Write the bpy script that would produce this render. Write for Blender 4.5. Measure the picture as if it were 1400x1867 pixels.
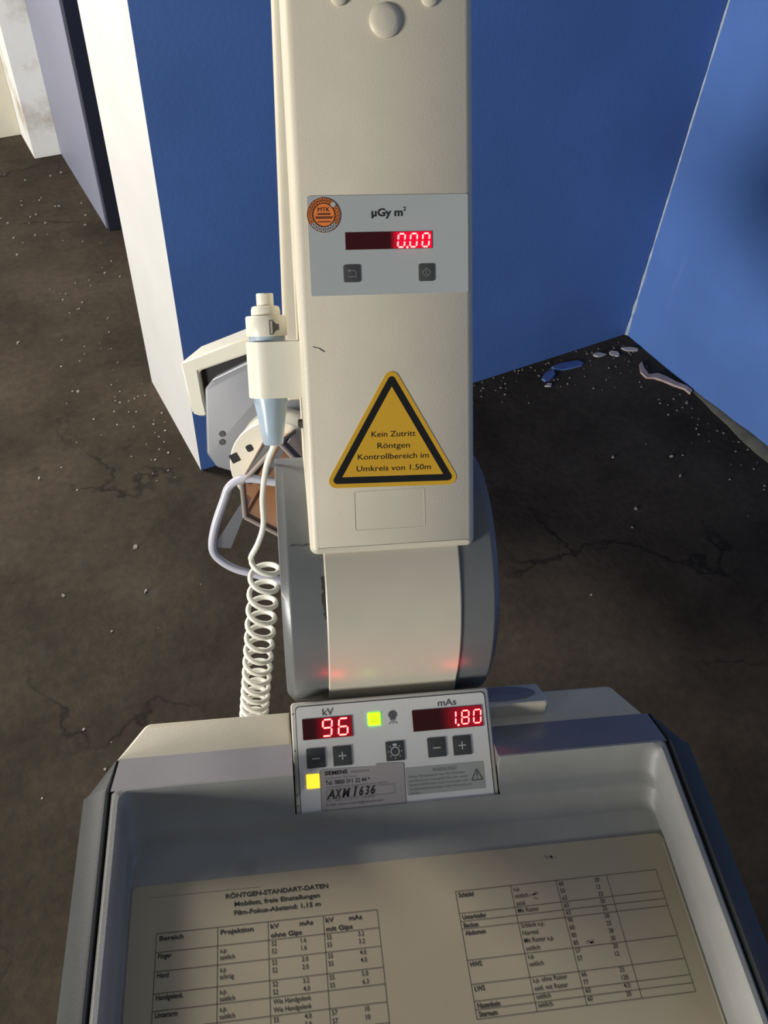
import bpy, bmesh, math, random
from mathutils import Vector, Matrix

for o in list(bpy.data.objects):
    bpy.data.objects.remove(o, do_unlink=True)
scene = bpy.context.scene
COL = scene.collection
R = math.radians
rnd = random.Random(7)

# ------------------------------------------------------------------ camera
cam_d = bpy.data.cameras.new('camera')
cam_d.sensor_fit = 'VERTICAL'
cam_d.sensor_height = 36.0
cam_d.lens = 36.0 * 1555.0 / 1867.0
cam_d.clip_start = 0.01
cam = bpy.data.objects.new('camera', cam_d)
COL.objects.link(cam)
c_right = Vector((0.87846699, -0.47559215, 0.04591147))
c_down = Vector((-0.32347848, -0.66269945, -0.67541921))
c_fwd = Vector((0.35164958, 0.57848211, -0.73600341))
M = Matrix.Identity(4)
for i, v in enumerate((c_right, -c_down, -c_fwd)):
    for j in range(3):
        M[j][i] = v[j]
M[2][3] = 1.6
cam.matrix_world = M
scene.camera = cam

# ------------------------------------------------------------------ world, light, exposure
W = bpy.data.worlds.new('world')
scene.world = W
W.use_nodes = True
bg = W.node_tree.nodes['Background']
bg.inputs[0].default_value = (0.92, 0.96, 1.0, 1)
bg.inputs[1].default_value = 0.165


def area(name, loc, target, sx, sy, power, color):
    d = bpy.data.lights.new(name, 'AREA')
    d.shape = 'RECTANGLE'
    d.size, d.size_y = sx, sy
    d.energy = power
    d.color = color
    o = bpy.data.objects.new(name, d)
    COL.objects.link(o)
    o.location = loc
    o.rotation_euler = (Vector(target) - Vector(loc)).to_track_quat('-Z', 'Y').to_euler()
    return o


# daylight coming in through the wide gate on the left of the room
area('gate_daylight', (-7.0, -0.65, 1.35), (0.8, 0.8, 0.9), 1.7, 1.5, 620, (1.0, 0.97, 0.92))
# a window further back on the left, beyond the white wall end
area('window_daylight', (-0.9, 3.1, 2.2), (0.0, 0.5, 0.9), 0.8, 0.8, 108, (1.0, 0.94, 0.88))

vs = scene.view_settings
vs.view_transform = 'Standard'
vs.look = 'None'
vs.gamma = 1
vs.use_curve_mapping = False
vs.exposure = 0.0


# ------------------------------------------------------------------ materials
def srgb(r, g, b):
    f = lambda c: (c / 255 / 12.92) if c / 255 <= 0.04045 else ((c / 255 + 0.055) / 1.055) ** 2.4
    return (f(r), f(g), f(b))


def pbr(name, col, rough=0.5, metal=0.0, var=0.06, scale=30.0, bump=0.0, bscale=400.0, coat=0.0,
        spec=0.5, trans=0.0, emit=None, estr=0.0, stain=None, stain_lo=0.6, stain_hi=0.75, stain_scale=6.0):
    m = bpy.data.materials.new(name)
    m.use_nodes = True
    nt = m.node_tree
    b = nt.nodes['Principled BSDF']
    b.inputs['Roughness'].default_value = rough
    b.inputs['Metallic'].default_value = metal
    b.inputs['Specular IOR Level'].default_value = spec
    b.inputs['Coat Weight'].default_value = coat
    b.inputs['Coat Roughness'].default_value = 0.15
    b.inputs['Transmission Weight'].default_value = trans
    tc = nt.nodes.new('ShaderNodeTexCoord')
    nz = nt.nodes.new('ShaderNodeTexNoise')
    nz.inputs['Scale'].default_value = scale
    nz.inputs['Detail'].default_value = 5
    nt.links.new(tc.outputs['Object'], nz.inputs['Vector'])
    rp = nt.nodes.new('ShaderNodeValToRGB')
    rp.color_ramp.elements[0].position = 0.3
    rp.color_ramp.elements[1].position = 0.7
    rp.color_ramp.elements[0].color = (*[c * (1 - var) for c in col], 1)
    rp.color_ramp.elements[1].color = (*[min(1, c * (1 + var)) for c in col], 1)
    nt.links.new(nz.outputs['Fac'], rp.inputs['Fac'])
    out = rp.outputs['Color']
    if stain:
        n2 = nt.nodes.new('ShaderNodeTexNoise')
        n2.inputs['Scale'].default_value = stain_scale
        n2.inputs['Detail'].default_value = 8
        n2.inputs['Roughness'].default_value = 0.65
        nt.links.new(tc.outputs['Object'], n2.inputs['Vector'])
        r2 = nt.nodes.new('ShaderNodeValToRGB')
        r2.color_ramp.elements[0].position = stain_lo
        r2.color_ramp.elements[1].position = stain_hi
        nt.links.new(n2.outputs['Fac'], r2.inputs['Fac'])
        mx = nt.nodes.new('ShaderNodeMix')
        mx.data_type = 'RGBA'
        nt.links.new(r2.outputs['Color'], mx.inputs[0])
        nt.links.new(out, mx.inputs[6])
        mx.inputs[7].default_value = (*stain, 1)
        out = mx.outputs[2]
    nt.links.new(out, b.inputs['Base Color'])
    if bump:
        nb = nt.nodes.new('ShaderNodeTexNoise')
        nb.inputs['Scale'].default_value = bscale
        nb.inputs['Detail'].default_value = 3
        nt.links.new(tc.outputs['Object'], nb.inputs['Vector'])
        bp = nt.nodes.new('ShaderNodeBump')
        bp.inputs['Strength'].default_value = bump
        bp.inputs['Distance'].default_value = 0.001
        nt.links.new(nb.outputs['Fac'], bp.inputs['Height'])
        nt.links.new(bp.outputs['Normal'], b.inputs['Normal'])
    if emit:
        b.inputs['Emission Color'].default_value = (*emit, 1)
        b.inputs['Emission Strength'].default_value = estr
    return m


beige = pbr('beige_lacquer', (0.58, 0.53, 0.415), 0.42, var=0.03, bump=0.15, bscale=900)
beige_lt = pbr('cream_plastic', (0.72, 0.69, 0.57), 0.38, var=0.02)
beige_band = pbr('beige_band', (0.55, 0.50, 0.395), 0.33, var=0.03, stain=(0.30, 0.28, 0.25), stain_lo=0.62, stain_hi=0.9, stain_scale=14)
white_pl = pbr('white_cord_plastic', (0.74, 0.73, 0.64), 0.35, var=0.02)
grey_drum = pbr('grey_lacquer', (0.140, 0.147, 0.145), 0.33, var=0.05, bump=0.08, bscale=700)
grey_tray = pbr('grey_plastic', (0.275, 0.275, 0.258), 0.42, var=0.06, bump=0.25, bscale=1200, stain=(0.14, 0.145, 0.14), stain_lo=0.6, stain_hi=0.8, stain_scale=9)
grey_strip = pbr('grey_gloss_plastic', (0.21, 0.20, 0.21), 0.28, var=0.05, coat=0.3)
grey_bump = pbr('grey_side_plastic', (0.036, 0.039, 0.039), 0.6, var=0.06, bump=0.15, bscale=900)
blue_grey = pbr('blue_grey_plastic', (0.36, 0.45, 0.53), 0.35, var=0.02)
grey_head = pbr('grey_head_lacquer', (0.20, 0.205, 0.225), 0.35, var=0.03)
dark_slot = pbr('black_shade_and_marks', (0.006, 0.006, 0.006), 0.7)  # painted shade for the panel slot and yoke inside, also the collar marks
panel_face = pbr('panel_foil', (0.70, 0.69, 0.65), 0.40, var=0.03, stain=(0.55, 0.52, 0.49), stain_lo=0.6, stain_hi=0.85, stain_scale=20)
panel_frame_m = pbr('panel_frame_lacquer', (0.50, 0.48, 0.42), 0.4, var=0.05)
dose_face = pbr('grey_foil', (0.40, 0.425, 0.415), 0.42, var=0.02)
ink = pbr('black_print', (0.012, 0.012, 0.012), 0.6)
ink_grey = pbr('grey_print', (0.10, 0.10, 0.10), 0.6)
ink_light = pbr('faded_print', (0.22, 0.215, 0.205), 0.6)
ink_text = pbr('toner_print', (0.035, 0.032, 0.028), 0.7)
key_dark = pbr('dark_key_foil', (0.055, 0.058, 0.055), 0.5, var=0.05)
key_mark = pbr('pale_key_print', (0.5, 0.5, 0.48), 0.5)
key_mark_dim = pbr('dim_key_print', (0.2, 0.2, 0.19), 0.5)
led_dark = pbr('led_window_red', (0.020, 0.0005, 0.002), 0.25, emit=(1.0, 0.0, 0.02), estr=0.006)


def lit_filter(name, xa, xb, strength):
    """red filter foil lit from inside by its digits, dying away to the left of them"""
    m = pbr(name, (0.03, 0.0006, 0.002), 0.25, emit=(1.0, 0.0, 0.035), estr=1.0)
    nt = m.node_tree
    tc = [n for n in nt.nodes if n.type == 'TEX_COORD'][0]
    sx = nt.nodes.new('ShaderNodeSeparateXYZ')
    nt.links.new(tc.outputs['Object'], sx.inputs[0])
    mr = nt.nodes.new('ShaderNodeMapRange')
    mr.interpolation_type = 'SMOOTHSTEP'
    mr.inputs['From Min'].default_value = xa
    mr.inputs['From Max'].default_value = xb
    mr.inputs['To Min'].default_value = 0.006
    mr.inputs['To Max'].default_value = strength
    nt.links.new(sx.outputs['X'], mr.inputs['Value'])
    nt.links.new(mr.outputs['Result'], nt.nodes['Principled BSDF'].inputs['Emission Strength'])
    return m


glow_dose = lit_filter('led_filter_dose', 0.0060, 0.0150, 0.85)
glow_kv = lit_filter('led_filter_kilovolt', -0.0640, -0.0540, 0.20)
glow_mas = lit_filter('led_filter_milliampere', 0.0350, 0.0560, 0.24)
led_ghost = pbr('led_segment_idle', (0.10, 0.002, 0.006), 0.3, emit=(1.0, 0.01, 0.03), estr=0.12)
led_on = pbr('led_segment_lit', (0.5, 0.1, 0.1), 0.3, emit=(1.0, 0.0082, 0.0072), estr=100.0)
lamp_green = pbr('green_lamp_lit', (0.3, 0.5, 0.02), 0.3, emit=(0.094, 1.0, 0.001), estr=8.0)
lamp_green_ink = pbr('green_lamp_print', (0.2, 0.35, 0.02), 0.3, emit=(0.38, 0.62, 0.005), estr=0.9)
lamp_yellow = pbr('yellow_lamp_lit', (0.6, 0.4, 0.02), 0.3, emit=(1.0, 0.62, 0.03), estr=1.35)
label_pap = pbr('service_label_paper', (0.40, 0.36, 0.345), 0.4, var=0.04)
label_clear = pbr('grey_label_foil', (0.37, 0.38, 0.35), 0.4, var=0.03)
sign_yel = pbr('sign_yellow', (0.62, 0.35, 0.022), 0.4, var=0.03)
sign_blk = pbr('sign_black', (0.006, 0.006, 0.006), 0.4)
mtk_or = pbr('sticker_orange', (0.80, 0.22, 0.045), 0.45, var=0.05)
mtk_gr = pbr('sticker_grey', (0.45, 0.46, 0.46), 0.45)
mtk_ink = pbr('sticker_print', (0.07, 0.02, 0.01), 0.5)
paper_m = pbr('chart_paper', (0.40, 0.345, 0.235), 0.55, var=0.05, scale=14, stain=(0.30, 0.25, 0.18), stain_lo=0.62, stain_hi=0.85, stain_scale=12, coat=0.15)
paper_edge = pbr('laminate_edge', (0.55, 0.53, 0.45), 0.3)
smudge_m = pbr('smudge', (0.24, 0.205, 0.155), 0.6)
chrome = pbr('polished_metal', (0.62, 0.62, 0.66), 0.22, metal=1.0, var=0.02)
handle_m = pbr('handle_lacquer', (0.50, 0.50, 0.56), 0.28, var=0.02)
copper = pbr('copper_plate', (0.95, 0.66, 0.45), 0.40, metal=0.0, var=0.08, scale=60)
pale_copper = pbr('pale_copper_plate', (0.88, 0.68, 0.55), 0.4, metal=0.2, var=0.05)
brown_frame = pbr('bronze_frame', (0.16, 0.12, 0.10), 0.35, metal=0.3)
acrylic = pbr('clear_acrylic', (0.34, 0.29, 0.25), 0.15, var=0.01)
dish_grey = pbr('grey_dish', (0.24, 0.235, 0.235), 0.75, var=0.12, scale=60)
tyre_m = pbr('tyre_rubber', (0.02, 0.02, 0.02), 0.7)
steel = pbr('screw_steel', (0.12, 0.12, 0.12), 0.35, metal=0.8)
scratch_m = pbr('bare_scrape', (0.04, 0.035, 0.03), 0.6)


def paint_wall(name, base, light, dark):
    m = pbr(name, base, 0.42, var=0.10, scale=3.0, bump=0.35, bscale=90, spec=0.4)
    nt = m.node_tree
    b = nt.nodes['Principled BSDF']
    src = b.inputs['Base Color'].links[0].from_socket
    tc = [n for n in nt.nodes if n.type == 'TEX_COORD'][0]
    mp = nt.nodes.new('ShaderNodeMapping')
    mp.inputs['Scale'].default_value = (14, 14, 0.9)
    mp.inputs['Rotation'].default_value = (0.05, 0.04, 0)
    nt.links.new(tc.outputs['Object'], mp.inputs['Vector'])
    n = nt.nodes.new('ShaderNodeTexNoise')
    n.inputs['Scale'].default_value = 1.3
    n.inputs['Detail'].default_value = 7
    n.inputs['Roughness'].default_value = 0.7
    nt.links.new(mp.outputs['Vector'], n.inputs['Vector'])
    r = nt.nodes.new('ShaderNodeValToRGB')
    r.color_ramp.elements[0].position = 0.62
    r.color_ramp.elements[1].position = 0.80
    r.color_ramp.elements[1].color = (0.55, 0.55, 0.55, 1)
    nt.links.new(n.outputs['Fac'], r.inputs['Fac'])
    mx = nt.nodes.new('ShaderNodeMix')
    mx.data_type = 'RGBA'
    nt.links.new(r.outputs['Color'], mx.inputs[0])
    nt.links.new(src, mx.inputs[6])
    mx.inputs[7].default_value = (*light, 1)
    nt.links.new(mx.outputs[2], b.inputs['Base Color'])
    return m


blue_wall = paint_wall('blue_wall_paint', (0.086, 0.180, 0.465), (0.17, 0.27, 0.52), None)
white_wall = pbr('white_wall_paint', (0.50, 0.50, 0.485), 0.6, var=0.04, scale=5, bump=0.3, bscale=60,
                 stain=(0.46, 0.38, 0.31), stain_lo=0.60, stain_hi=0.72, stain_scale=2.2)
pillar_wall = pbr('pillar_plaster', (0.80, 0.80, 0.76), 0.7, var=0.05, scale=5, bump=0.3, bscale=60,
                  stain=(0.40, 0.33, 0.24), stain_lo=0.50, stain_hi=0.70, stain_scale=4)
cream_wall = pbr('cream_wall_paint', (0.62, 0.58, 0.47), 0.7, var=0.06, scale=3, bump=0.3, bscale=60,
                 stain=(0.30, 0.23, 0.14), stain_lo=0.55, stain_hi=0.75, stain_scale=2.0)
lav_wall = pbr('pale_blue_wall_paint', (0.20, 0.21, 0.28), 0.5, var=0.04, scale=3)
shade_wall = pbr('navy_painted_shade', (0.020, 0.022, 0.035), 0.5, var=0.1, scale=4)  # corridor shade put into the colour of the wall end


def floor_mat():
    m = bpy.data.materials.new('worn_concrete')
    m.use_nodes = True
    nt = m.node_tree
    L = nt.links.new
    b = nt.nodes['Principled BSDF']
    b.inputs['Roughness'].default_value = 0.8
    b.inputs['Specular IOR Level'].default_value = 0.12
    tc = nt.nodes.new('ShaderNodeTexCoord')

    def noise(sc, det, ro=0.6):
        n = nt.nodes.new('ShaderNodeTexNoise')
        n.inputs['Scale'].default_value = sc
        n.inputs['Detail'].default_value = det
        n.inputs['Roughness'].default_value = ro
        L(tc.outputs['Object'], n.inputs['Vector'])
        return n

    def ramp(src, p0, c0, p1, c1):
        r = nt.nodes.new('ShaderNodeValToRGB')
        r.color_ramp.elements[0].position = p0
        r.color_ramp.elements[0].color = (*c0, 1)
        r.color_ramp.elements[1].position = p1
        r.color_ramp.elements[1].color = (*c1, 1)
        L(src, r.inputs['Fac'])
        return r.outputs['Color']

    def mix(f, a, c, mode='MIX'):
        x = nt.nodes.new('ShaderNodeMix')
        x.data_type = 'RGBA'
        x.blend_type = mode
        if isinstance(f, float):
            x.inputs[0].default_value = f
        else:
            L(f, x.inputs[0])
        for s, k in ((a, 6), (c, 7)):
            if isinstance(s, tuple):
                x.inputs[k].default_value = (*s, 1)
            else:
                L(s, x.inputs[k])
        return x.outputs[2]

    base = ramp(noise(2.2, 9, 0.62).outputs['Fac'], 0.33, FLOOR_A, 0.68, FLOOR_B)
    dirt = ramp(noise(5.5, 8, 0.7).outputs['Fac'], 0.60, (0, 0, 0), 0.74, (0.7, 0.7, 0.7))
    c = mix(dirt, base, (0.035, 0.033, 0.030))
    fine = ramp(noise(45, 6).outputs['Fac'], 0.3, (0.82, 0.82, 0.82), 0.7, (1.15, 1.13, 1.1))
    c = mix(1.0, c, fine, 'MULTIPLY')
    pale = ramp(noise(9, 6, 0.75).outputs['Fac'], 0.74, (0, 0, 0), 0.79, (0.6, 0.6, 0.6))
    c = mix(pale, c, (0.24, 0.22, 0.19))
    # cracks: edges of a large distorted cell pattern, only here and there
    nd = noise(3.0, 5)
    vm = nt.nodes.new('ShaderNodeVectorMath')
    vm.operation = 'MULTIPLY_ADD'
    L(nd.outputs['Color'], vm.inputs[0])
    vm.inputs[1].default_value = (0.5, 0.5, 0.5)
    L(tc.outputs['Object'], vm.inputs[2])
    vo = nt.nodes.new('ShaderNodeTexVoronoi')
    vo.feature = 'DISTANCE_TO_EDGE'
    vo.inputs['Scale'].default_value = 1.5
    L(vm.outputs[0], vo.inputs['Vector'])
    ck = ramp(vo.outputs['Distance'], 0.0, (0.85, 0.85, 0.85), 0.016, (0, 0, 0))
    gate = ramp(noise(1.7, 3).outputs['Fac'], 0.48, (0, 0, 0), 0.58, (0.9, 0.9, 0.9))
    c = mix(mix(1.0, ck, gate, 'MULTIPLY'), c, (0.010, 0.008, 0.007))
    L(c, b.inputs['Base Color'])
    bp = nt.nodes.new('ShaderNodeBump')
    bp.inputs['Strength'].default_value = 0.35
    bp.inputs['Distance'].default_value = 0.004
    L(noise(60, 6).outputs['Fac'], bp.inputs['Height'])
    L(bp.outputs['Normal'], b.inputs['Normal'])
    return m


FLOOR_A = (0.026, 0.020, 0.014)
FLOOR_B = (0.070, 0.056, 0.041)
concrete = floor_mat()

# ------------------------------------------------------------------ mesh helpers
_tcache = {}


def text_geo(body, offset=0.0, shear=0.0):
    key = (body, offset, shear)
    if key in _tcache:
        return _tcache[key]
    cu = bpy.data.curves.new('t', 'FONT')
    cu.body = body
    cu.size = 1.0
    cu.offset = offset
    cu.shear = shear
    cu.resolution_u = 3
    cu.fill_mode = 'BOTH'
    o = bpy.data.objects.new('t', cu)
    COL.objects.link(o)
    dg = bpy.context.evaluated_depsgraph_get()
    me = o.evaluated_get(dg).to_mesh()
    vs_ = [(v.co.x, v.co.y) for v in me.vertices]
    fs_ = [tuple(p.vertices) for p in me.polygons]
    o.evaluated_get(dg).to_mesh_clear()
    bpy.data.objects.remove(o, do_unlink=True)
    bpy.data.curves.remove(cu)
    _tcache[key] = (vs_, fs_)
    return _tcache[key]


def cap_height():
    v, _ = text_geo('H')
    return max(p[1] for p in v) - min(p[1] for p in v)


def round_poly(pts, r, n=5):
    out = []
    m = len(pts)
    rs = r if isinstance(r, (list, tuple)) else [r] * m
    for i in range(m):
        p = Vector(pts[i]).to_2d()
        a = Vector(pts[i - 1]).to_2d() - p
        b = Vector(pts[(i + 1) % m]).to_2d() - p
        ri = rs[i]
        if ri <= 1e-7:
            out.append((p.x, p.y))
            continue
        la, lb = a.length, b.length
        a.normalize()
        b.normalize()
        ang = math.acos(max(-1, min(1, a.dot(b))))
        d = min(ri / math.tan(ang / 2), la * 0.49, lb * 0.49)
        rr = d * math.tan(ang / 2)
        cdir = (a + b).normalized()
        cen = p + cdir * (rr / math.sin(ang / 2))
        s0 = p + a * d - cen
        s1 = p + b * d - cen
        t0 = math.atan2(s0.y, s0.x)
        t1 = math.atan2(s1.y, s1.x)
        dt = (t1 - t0 + math.pi) % (2 * math.pi) - math.pi
        for k in range(n + 1):
            t = t0 + dt * k / n
            out.append((cen.x + rr * math.cos(t), cen.y + rr * math.sin(t)))
    return out


def rect(x0, x1, y0, y1):
    return [(x0, y0), (x1, y0), (x1, y1), (x0, y1)]


def inset(pts, d):
    out = []
    m = len(pts)
    P = [Vector(p).to_2d() for p in pts]
    for i in range(m):
        e0 = (P[i] - P[i - 1]).normalized()
        e1 = (P[(i + 1) % m] - P[i]).normalized()
        n0 = Vector((-e0.y, e0.x))
        n1 = Vector((-e1.y, e1.x))
        b = (n0 + n1)
        b = b / b.length_squared * 2
        out.append(tuple(P[i] + b * d))
    return out


class MB:
    def __init__(self):
        self.v = []
        self.f = []
        self.m = []

    def add(self, vs_, fs_, mi=0, mat=None):
        o = len(self.v)
        for p in vs_:
            p = Vector(p)
            self.v.append(mat @ p if mat else p)
        for f in fs_:
            self.f.append(tuple(i + o for i in f))
            self.m.append(mi)

    def prism(self, pts, z0, z1, mi=0, mat=None, bev=0.0):
        """closed outline in x,y extruded between z0 and z1; bev rounds the z1 edge"""
        n = len(pts)
        loops = [[(x, y, z0) for x, y in pts]]
        if bev:
            for k in range(4):
                a = (k / 3) * math.pi / 2
                q = inset(pts, bev * (1 - math.cos(a)))
                loops.append([(x, y, z1 - bev * (1 - math.sin(a))) for x, y in q])
        else:
            loops.append([(x, y, z1) for x, y in pts])
        self.loft(loops, mi, mat)

    def loft(self, loops, mi=0, mat=None, cap0=True, cap1=True, closed=True):
        n = len(loops[0])
        vs_ = [p for l in loops for p in l]
        fs_ = []
        for k in range(len(loops) - 1):
            for i in range(n if closed else n - 1):
                j = (i + 1) % n
                fs_.append((k * n + i, k * n + j, (k + 1) * n + j, (k + 1) * n + i))
        if cap0:
            fs_.append(tuple(reversed(range(n))))
        if cap1:
            fs_.append(tuple(range((len(loops) - 1) * n, len(loops) * n)))
        self.add(vs_, fs_, mi, mat)

    def box(self, x0, x1, y0, y1, z0, z1, mi=0, mat=None, r=0.0, bev=0.0):
        p = rect(x0, x1, y0, y1)
        if r:
            p = round_poly(p, r)
        self.prism(p, z0, z1, mi, mat, bev)

    def disc(self, cx, cy, r, z0, z1, mi=0, mat=None, n=32, bev=0.0, ry=None):
        ry = ry or r
        self.prism([(cx + r * math.cos(2 * math.pi * i / n), cy + ry * math.sin(2 * math.pi * i / n)) for i in range(n)], z0, z1, mi, mat, bev)

    def ring(self, cx, cy, r0, r1, z, mi=0, n=32, a0=0, a1=2 * math.pi):
        vs_, fs_ = [], []
        for i in range(n + 1):
            a = a0 + (a1 - a0) * i / n
            for r in (r0, r1):
                vs_.append((cx + r * math.cos(a), cy + r * math.sin(a), z))
        for i in range(n):
            fs_.append((2 * i, 2 * i + 1, 2 * i + 3, 2 * i + 2))
        self.add(vs_, fs_, mi)

    def flat(self, pts, z, mi=0):
        self.add([(x, y, z) for x, y in pts], [tuple(range(len(pts)))], mi)

    def line(self, a, b, w, z, mi=0):
        a, b = Vector(a).to_2d(), Vector(b).to_2d()
        d = (b - a).normalized()
        n = Vector((-d.y, d.x)) * w / 2
        self.flat([a - n, b - n, b + n, a + n], z, mi)

    def lathe(self, prof, mi=0, mat=None, n=48):
        """profile of (radius, height) turned round the z axis"""
        loops = [[(r * math.cos(2 * math.pi * i / n), r * math.sin(2 * math.pi * i / n), z) for i in range(n)] for r, z in prof]
        self.loft(loops, mi, mat)

    def tube(self, path, r, mi=0, n=10, mat=None):
        P = [Vector(p) for p in path]
        loops = []
        t = (P[1] - P[0]).normalized()
        u = t.orthogonal().normalized()
        for i, p in enumerate(P):
            t2 = (P[min(i + 1, len(P) - 1)] - P[max(i - 1, 0)]).normalized()
            u = (u - t2 * u.dot(t2)).normalized()
            w = t2.cross(u)
            loops.append([tuple(p + (u * math.cos(2 * math.pi * k / n) + w * math.sin(2 * math.pi * k / n)) * r) for k in range(n)])
        self.loft(loops, mi, mat)

    def text(self, body, x0, y, x1=None, cap=0.004, z=0.0, mi=0, bold=0.0, shear=0.0, rot=0.0, center=None, xs=1.0):
        vs_, fs_ = text_geo(body, bold, shear)
        if not vs_:
            return
        H = cap_height()
        bx0 = min(p[0] for p in vs_)
        bx1 = max(p[0] for p in vs_)
        sy = cap / H
        if x1 is None:
            sx = sy * xs
        else:
            sx = (x1 - x0) / (bx1 - bx0)
        if center is not None:
            x0 = center - (bx1 - bx0) * sx / 2
        c, s = math.cos(rot), math.sin(rot)
        out = []
        for px, py in vs_:
            qx, qy = (px - bx0) * sx, py * sy
            out.append((x0 + qx * c - qy * s, y + qx * s + qy * c, z))
        self.add(out, fs_, mi)

    def seg(self, ch, x, y, w, h, t, z, on, off=None, slant=0.09, dot=False):
        """seven segment digit"""
        S = {'0': 'abcdef', '1': 'bc', '6': 'acdefg', '8': 'abcdefg', '9': 'abcdfg'}[ch]
        g = t * 0.18
        hh = h / 2
        q = {'a': [(0, h), (w, h)], 'd': [(0, 0), (w, 0)], 'g': [(0, hh), (w, hh)],
             'f': [(0, hh), (0, h)], 'b': [(w, hh), (w, h)], 'e': [(0, 0), (0, hh)], 'c': [(w, 0), (w, hh)]}
        for k, (a, b) in q.items():
            mi = on if k in S else off
            if mi is None:
                continue
            a, b = Vector(a), Vector(b)
            d = (b - a).normalized()
            n = Vector((-d.y, d.x)) * t / 2
            a2, b2 = a + d * (t / 2 + g - t * 0.25), b - d * (t / 2 + g - t * 0.25)
            pts = [a2, a2 + d * t * 0.4 - n, b2 - d * t * 0.4 - n, b2, b2 - d * t * 0.4 + n, a2 + d * t * 0.4 + n]
            self.flat([(x + p.x + slant * p.y, y + p.y) for p in pts], z, mi)

    def build(self, name, mats, parent=None, mat=None, angle=35):
        me = bpy.data.meshes.new(name)
        bm = bmesh.new()
        bv = [bm.verts.new(p) for p in self.v]
        for f, mi in zip(self.f, self.m):
            try:
                face = bm.faces.new([bv[i] for i in f])
                face.material_index = mi
                face.smooth = len(f) <= 4
            except ValueError:
                pass
        bm.normal_update()
        bm.to_mesh(me)
        bm.free()
        if not isinstance(mats, (list, tuple)):
            mats = [mats]
        for m_ in mats:
            me.materials.append(m_)
        me.set_sharp_from_angle(angle=R(angle))
        o = bpy.data.objects.new(name, me)
        COL.objects.link(o)
        if parent:
            o.parent = parent
        if mat:
            o.matrix_local = mat
        return o


def recalc(o):
    bm = bmesh.new()
    bm.from_mesh(o.data)
    bmesh.ops.recalc_face_normals(bm, faces=bm.faces)
    bm.to_mesh(o.data)
    bm.free()
    return o


def tag(o, label=None, cat=None, group=None, kind=None):
    for k, v in (('label', label), ('category', cat), ('group', group), ('kind', kind)):
        if v:
            o[k] = v
    return o


def frame(o, x, y, z):
    m = Matrix.Identity(4)
    for i, v in enumerate((x, y, z)):
        for j in range(3):
            m[j][i] = v[j]
    for j in range(3):
        m[j][3] = o[j]
    return m


def smooth_path(pts, sub=8):
    P = [Vector(p) for p in pts]
    out = []
    for i in range(len(P) - 1):
        p0, p1, p2, p3 = P[max(i - 1, 0)], P[i], P[i + 1], P[min(i + 2, len(P) - 1)]
        for k in range(sub):
            t = k / sub
            out.append(0.5 * ((2 * p1) + (p2 - p0) * t + (2 * p0 - 5 * p1 + 4 * p2 - p3) * t * t + (3 * p1 - p0 - 3 * p2 + p3) * t ** 3))
    out.append(P[-1])
    return out


# ------------------------------------------------------------------ the setting
def setting(name, mb, mats, label, cat='wall'):
    o = recalc(mb.build(name, mats))
    tag(o, label, cat, kind='structure')
    return o


b = MB()
b.box(-5, 4, -4, 6, -0.2, 0.0)
setting('floor', b, concrete, 'dark stained bare concrete floor', 'floor')

b = MB()   # wall block with its white end face towards the doorway
b.box(0.402, 3.2, 1.6, 2.007, 0.0, 3.2)
o = setting('wall_back', b, [blue_wall, white_wall], 'dark blue painted wall with a white end face beside the doorway')
for p in o.data.polygons:
    if p.normal.x < -0.9:
        p.material_index = 1
b = MB()
b.box(1.838, 2.1, -3.0, 1.6, 0.0, 3.2)
setting('wall_right', b, blue_wall, 'bright blue painted wall on the right meeting the darker blue wall')

b = MB()   # farther wall whose pale face runs away from us
b.box(0.528, 3.0, 2.90, 4.2, 0.0, 3.2)
setting('wall_left', b, lav_wall, 'pale lavender wall face beyond the doorway')
b = MB()
b.box(0.533, 1.9, 2.875, 2.899, 0.0, 3.0)  # slab over the farther wall end, painted dark to stand for corridor shade
setting('wall_end_shade', b, shade_wall, 'dark end of the farther wall, its shade painted on, past the white wall end', 'door')
b = MB()
b.box(0.425, 0.5275, 3.53, 3.80, 0.0, 3.2)
setting('wall_pillar', b, [pillar_wall], 'white plastered pillar with a brown stained foot at the far left', 'pillar')
b = MB()
b.box(-4.5, 0.424, 3.765, 3.95, 0.0, 3.2)
setting('wall_far', b, cream_wall, 'cream wall with a dirty lower edge at far left')

# crumbling plaster cove along the foot of the right wall and the pale caulk in the corner
b = MB()
prof = [(0, 0), (-0.035, 0), (-0.028, 0.012), (-0.008, 0.022), (0, 0.024)]
loops = []
yy = 1.30
while yy > -1.5:
    k = (0.75 + 0.35 * rnd.random()) * min(1.0, 0.15 + (1.30 - yy) * 3)
    loops.append([(1.8385 + x * k, yy, z * k) for x, z in prof])
    yy -= 0.06
b.loft(loops)
cove = pbr('dirty_mortar', (0.075, 0.075, 0.062), 0.85, var=0.3, scale=30)
setting('trim_1', b, cove, 'dirty mortar cove along the foot of the bright blue wall', 'trim')
b = MB()
loops = []
zz = 0.0
while zz < 2.2:
    w = 0.002 + 0.005 * rnd.random() * (1.3 if zz < 0.3 else 0.5)
    loops.append([(1.8385, 1.5995 - 0.001, zz), (1.8385 - w, 1.5985, zz), (1.8385 - 0.001, 1.5985 - w, zz)])
    zz += 0.035
b.loft(loops)
caulk = pbr('pale_plaster_edge', (0.40, 0.47, 0.58), 0.8, var=0.3, scale=25)
setting('trim_2', b, caulk, 'pale chipped plaster line in the corner of the blue walls', 'trim')


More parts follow.
